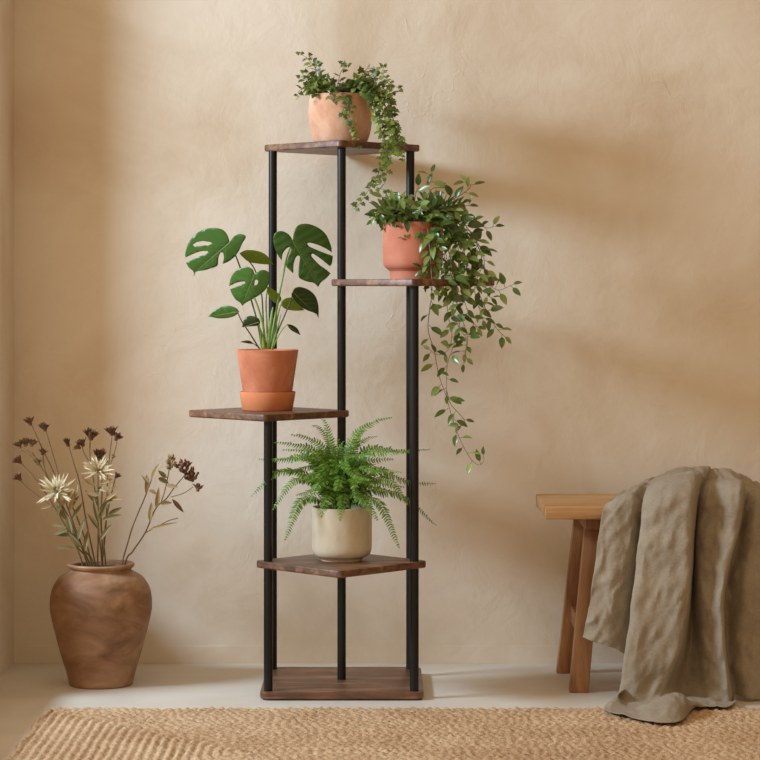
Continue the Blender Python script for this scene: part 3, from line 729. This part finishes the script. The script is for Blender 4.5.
# ---------------------------------------------------------------- linen throw (one cloth from a net of folds)
cols = [
 [(622,494,6.02),(614,497,5.87),(605,504,5.672),(600,524,5.650),(594,570,5.645),(588,610,5.64),(583,635,5.64),None,None],
 [(640,484,6.02),(630,487,5.87),(617,498,5.655),(614,528,5.640),(609,575,5.630),(604,615,5.62),(601,642,5.62),None,None],
 [(656,476,6.00),(645,479,5.86),(633,494,5.655),(630,530,5.640),(625,575,5.635),(621,620,5.63),(622,650,5.63),None,None],
 [(660,476,6.00),(650,480,5.86),(643,500,5.670),(642,530,5.664),(639,580,5.66),(637,630,5.66),(640,672,5.65),(641,676,5.65),(641,678,5.65)],
 [(666,473,6.00),(656,477,5.82),(647,491,5.64),(641.5,530,5.60),(634,590,5.575),(626,650,5.56),(619,694,5.55),(617,698,5.47),(604,709,5.415)],
 [(684,469,6.00),(676,470,5.84),(668,483,5.615),(664,530,5.575),(658,590,5.56),(650,650,5.545),(641,702,5.53),(636,710,5.40),(630,718,5.30)],
 [(702,467,5.99),(698,468,5.84),(691,480,5.60),(688,530,5.56),(685,590,5.545),(677,650,5.54),(660,698,5.53),(664,698.5,5.36),(657,723.5,5.235)],
 [(709,468,5.98),(706,471,5.83),(698,486,5.61),(693.5,530,5.585),(690,590,5.575),(683,645,5.57),(670,691,5.56),(682,697.5,5.37),(681,722,5.25)],
 [(712,470,5.98),(708,476,5.86),(699,493,5.664),(695,530,5.658),(692,590,5.658),(690,645,5.65),(684,692,5.62),(692,704,5.42),(694,709,5.41)],
 [(717,469,5.97),(715,476,5.85),(706,489,5.650),(699,530,5.63),(699,590,5.60),(705,645,5.59),(712,697,5.57),(714,703,5.50),(716,709,5.43)],
 [(727,468,5.97),(728,475,5.84),(724,485,5.625),(717,530,5.60),(711,590,5.575),(715,645,5.57),(722,702,5.555),(723,706,5.50),(723,710,5.42)],
 [(740,473,5.97),(738,476,5.83),(742,486,5.60),(737,530,5.57),(724,590,5.56),(725,645,5.555),(731,704,5.55),(733,706,5.52),(735,708,5.48)],
 [(747,477,5.97),(743,481,5.86),(744.5,493,5.664),(739,530,5.655),(726,590,5.655),(727,645,5.65),(734,690,5.63),(735,692,5.63),(736,694,5.63)],
 [(760,484,5.98),(756,486,5.85),(757,495,5.64),(752,540,5.622),(745,590,5.615),(745,645,5.61),(748,695,5.60),(749,697,5.60),(749,698,5.60)],
 [(775,489,6.0),(776,492,5.85),(776,501,5.645),(774,540,5.632),(770,590,5.622),(770,645,5.615),(771,694,5.61),(772,696,5.61),(772,697,5.61)],
 [(797,490,6.02),(798,494,5.85),(800,503,5.66),(800,540,5.645),(800,590,5.64),(800,650,5.635),(800,690,5.63),(800,694,5.63),(800,695,5.63)],
]
net = []
for c in cols:
    back = P(*c[0])
    col_ = [Vector((back.x, 6.052, .33)), Vector((back.x, 6.048, .43)), back]
    for k, p in enumerate(c[1:]):
        if p is None:
            q = P(*c[6]); col_.append(q+Vector((0, .0, -.004*(k-6)))); continue
        col_.append(P(*p))
    net.append([q for q in col_])
PV, PU = 12, 9
def res(line, per): return spline(line, per)
colsd = [res(c, PV) for c in net]          # along the cloth
nv = len(colsd[0]); grid = []
for j in range(nv): grid.append(res([c[j] for c in colsd], PU))
nu = len(grid[0])
vs = []
for j in range(nv):
    for i in range(nu):
        p = grid[j][i].copy(); s_ = (j/nv); u = i/nu
        a = Vector((p.x*9+3, p.z*7+p.y*4, u*3)); b_ = Vector((p.x*26+p.z*11, p.z*24-p.x*7, p.y*12)); c_ = Vector((p.x*55-p.z*30, p.z*42, p.y*30+9))
        hang = 1 if j > 4*PV else .7
        rg = lambda q: (1-2*abs(noise.noise(q)))
        dy = .006*noise.noise(a)+.0045*noise.noise(b_)+.0020*noise.noise(c_)
        pl = min(1, max(0, (j-3*PV)/(2.0*PV)))
        ux = p.x*(1+.25*(bt-p.z))*1.0-.10*(bt-p.z)
        dy += pl*(.0022*math.sin(ux*118+2.6*noise.noise(Vector((ux*7, p.z*2.2, 3))))*(.55+.45*noise.noise(Vector((ux*15, p.z*3, 8)))))
        dy -= .0062*max(0, rg(Vector((p.x*17-p.z*9+.8*noise.noise(b_), p.x*2.5+p.z*5, 2+u*3))))**3
        dy -= .0042*max(0, rg(Vector((p.x*40-p.z*24+noise.noise(a), p.x*5+p.z*8+p.y*5, 5))))**2.5
        dy += .0030*max(0, rg(Vector((p.x*28+p.z*12, p.z*14-p.x*4+p.y*5, 9))))**3
        if p.y < 5.67 and j < 8*PV+4: p.y += dy*hang-.004; p.x += .4*dy
        elif j >= 8*PV+4: p.z += .7*abs(dy)+.010*max(0, noise.noise(Vector((p.x*22, p.y*26, 4))))
        else: p.z += .8*dy-.004
        if 5.667 < p.y < 6.04 and p.z < bt+.005 and j < 6*PV: p.z = bt+.005+.3*abs(dy)
        lo = .0035 if p.y > 5.48 else .016
        if 5.465 < p.y <= 5.50: lo = .0165
        p.z = max(p.z, lo+.002*(1+noise.noise(b_)))
        if p.z < bt-.002 and j > 4*PV: p.y = min(p.y, 5.672)
        vs.append(p)
fs = [(j*nu+i, j*nu+i+1, (j+1)*nu+i+1, (j+1)*nu+i) for j in range(nv-1) for i in range(nu-1)]
mb = MB(); mb.add(vs, fs); th = mb.build('throw_blanket', 'linen')
for p in th.data.polygons: p.use_smooth = True
tag(th, 'rumpled taupe linen throw draped over the bench and trailing onto the rug', 'throw')
sm = th.modifiers.new('thickness', 'SOLIDIFY'); sm.thickness = .0022; sm.offset = 0
sb = th.modifiers.new('smooth', 'SUBSURF'); sb.levels = 1; sb.render_levels = 1

# ---------------------------------------------------------------- braided jute rug
rx0, rx1, ry0, ry1 = -.785, 1.35, 4.45, 5.465
st_ = .0042; nx = int((rx1-rx0)/st_); ny = int((ry1-ry0)/st_); PIT = .0205
vs = []; 
for j in range(ny+1):
    for i in range(nx+1):
        x = rx0+(rx1-rx0)*i/nx; y = ry0+(ry1-ry0)*j/ny
        dx = min(x-rx0, rx1-x); dy = min(y-ry0, ry1-y)
        k = .05; h = max(k-abs(dx-dy), 0)/k; dist = min(dx, dy)-h*h*k*.25
        along = y if dx < dy else x
        dist += .0022*noise.noise(Vector((x*9, y*9, 0)))
        row = math.floor(dist/PIT); f = dist/PIT-row
        prof = math.sqrt(max(0, 1-(2*f-1)**2))
        ph = along/.021+row*.37+.9*noise.noise(Vector((along*16, row*5.1, 0)))
        tw = math.sin(2*math.pi*(ph+(f-.5)*(1.2 if f < .5 else -1.2)))     # herringbone of the braid
        z = .0030+.0098*prof*(.76+.24*tw)+.0036*noise.noise(Vector((x*95, y*120, row)))+.0015*noise.noise(Vector((x*230, y*230, 7)))
        ed = min(dx, dy)
        if ed < .006: z = .002+(z-.002)*max(0, ed/.006)
        wob = .011*noise.noise(Vector((along*9, 3.3, 0)))+.005*noise.noise(Vector((along*45, 1.3, 0)))
        wx = wob if dx < .02 else 0; wy = wob if dy < .02 else 0
        vs.append((x+wx, y+wy, z))
fs = [(j*(nx+1)+i, j*(nx+1)+i+1, (j+1)*(nx+1)+i+1, (j+1)*(nx+1)+i) for j in range(ny) for i in range(nx)]
# closed underside
per = [i for i in range(nx+1)]+[j*(nx+1)+nx for j in range(1, ny+1)]+[ny*(nx+1)+i for i in range(nx-1, -1, -1)]+[j*(nx+1) for j in range(ny-1, 0, -1)]
o_ = len(vs); vs += [(vs[i][0], vs[i][1], .0005) for i in per]; n_ = len(per)
fs += [(per[k], o_+k, o_+(k+1) % n_, per[(k+1) % n_]) for k in range(n_)]
me = bpy.data.meshes.new('rug'); me.from_pydata(vs, [], fs); me.update()
for p in me.polygons: p.use_smooth = True
me.materials.append(M['jute']); rug = bpy.data.objects.new('rug', me); C.objects.link(rug)
tag(rug, 'golden braided jute rug lying on the floor along the bottom of the picture', 'rug')

# ---------------------------------------------------------------- light, world, camera
L_ = bpy.data.lights.new('window_light', 'AREA'); L_.shape = 'ELLIPSE'; L_.size = 1.15; L_.size_y = .48; L_.energy = 128; L_.color = (.68, .90, 1.14)
lo_ = bpy.data.objects.new('window_light', L_); C.objects.link(lo_)
ld = Vector((1, .43, -.42)); lo_.rotation_euler = ld.to_track_quat('-Z', 'Y').to_euler()
lo_.location = Vector((-.1, 5.9, .9))-ld.normalized()*3.25
w = bpy.data.worlds.new('world'); S.world = w; w.use_nodes = True
nt = w.node_tree; bg = nt.nodes['Background']
tc = N(nt, 'ShaderNodeTexCoord'); dt = N(nt, 'ShaderNodeVectorMath', operation='DOT_PRODUCT')
nt.links.new(tc.outputs['Generated'], dt.inputs[0]); dt.inputs[1].default_value = Vector((-.5, -.62, .6)).normalized()
mr = N(nt, 'ShaderNodeMapRange'); nt.links.new(dt.outputs['Value'], mr.inputs[0])
for k, v_ in enumerate((-.5, 1, .06, 1.0)): mr.inputs[1+k].default_value = v_
bg.inputs[0].default_value = (1, .73, .46, 1)
nt.links.new(math_(nt, 'MULTIPLY', mr.outputs[0], .95), bg.inputs[1])
cam = bpy.data.cameras.new('camera'); cam.sensor_width = 36; cam.lens = 36*F/760; cam.shift_y = -(380-HY)/760
co = bpy.data.objects.new('camera', cam); C.objects.link(co); co.location = (0, 0, CH); co.rotation_euler = (math.pi/2, 0, 0)
cam.clip_end = 60; S.camera = co
S.view_settings.view_transform = 'Standard'; S.view_settings.look = 'None'; S.view_settings.gamma = 1
S.view_settings.exposure = 0; S.view_settings.use_curve_mapping = False
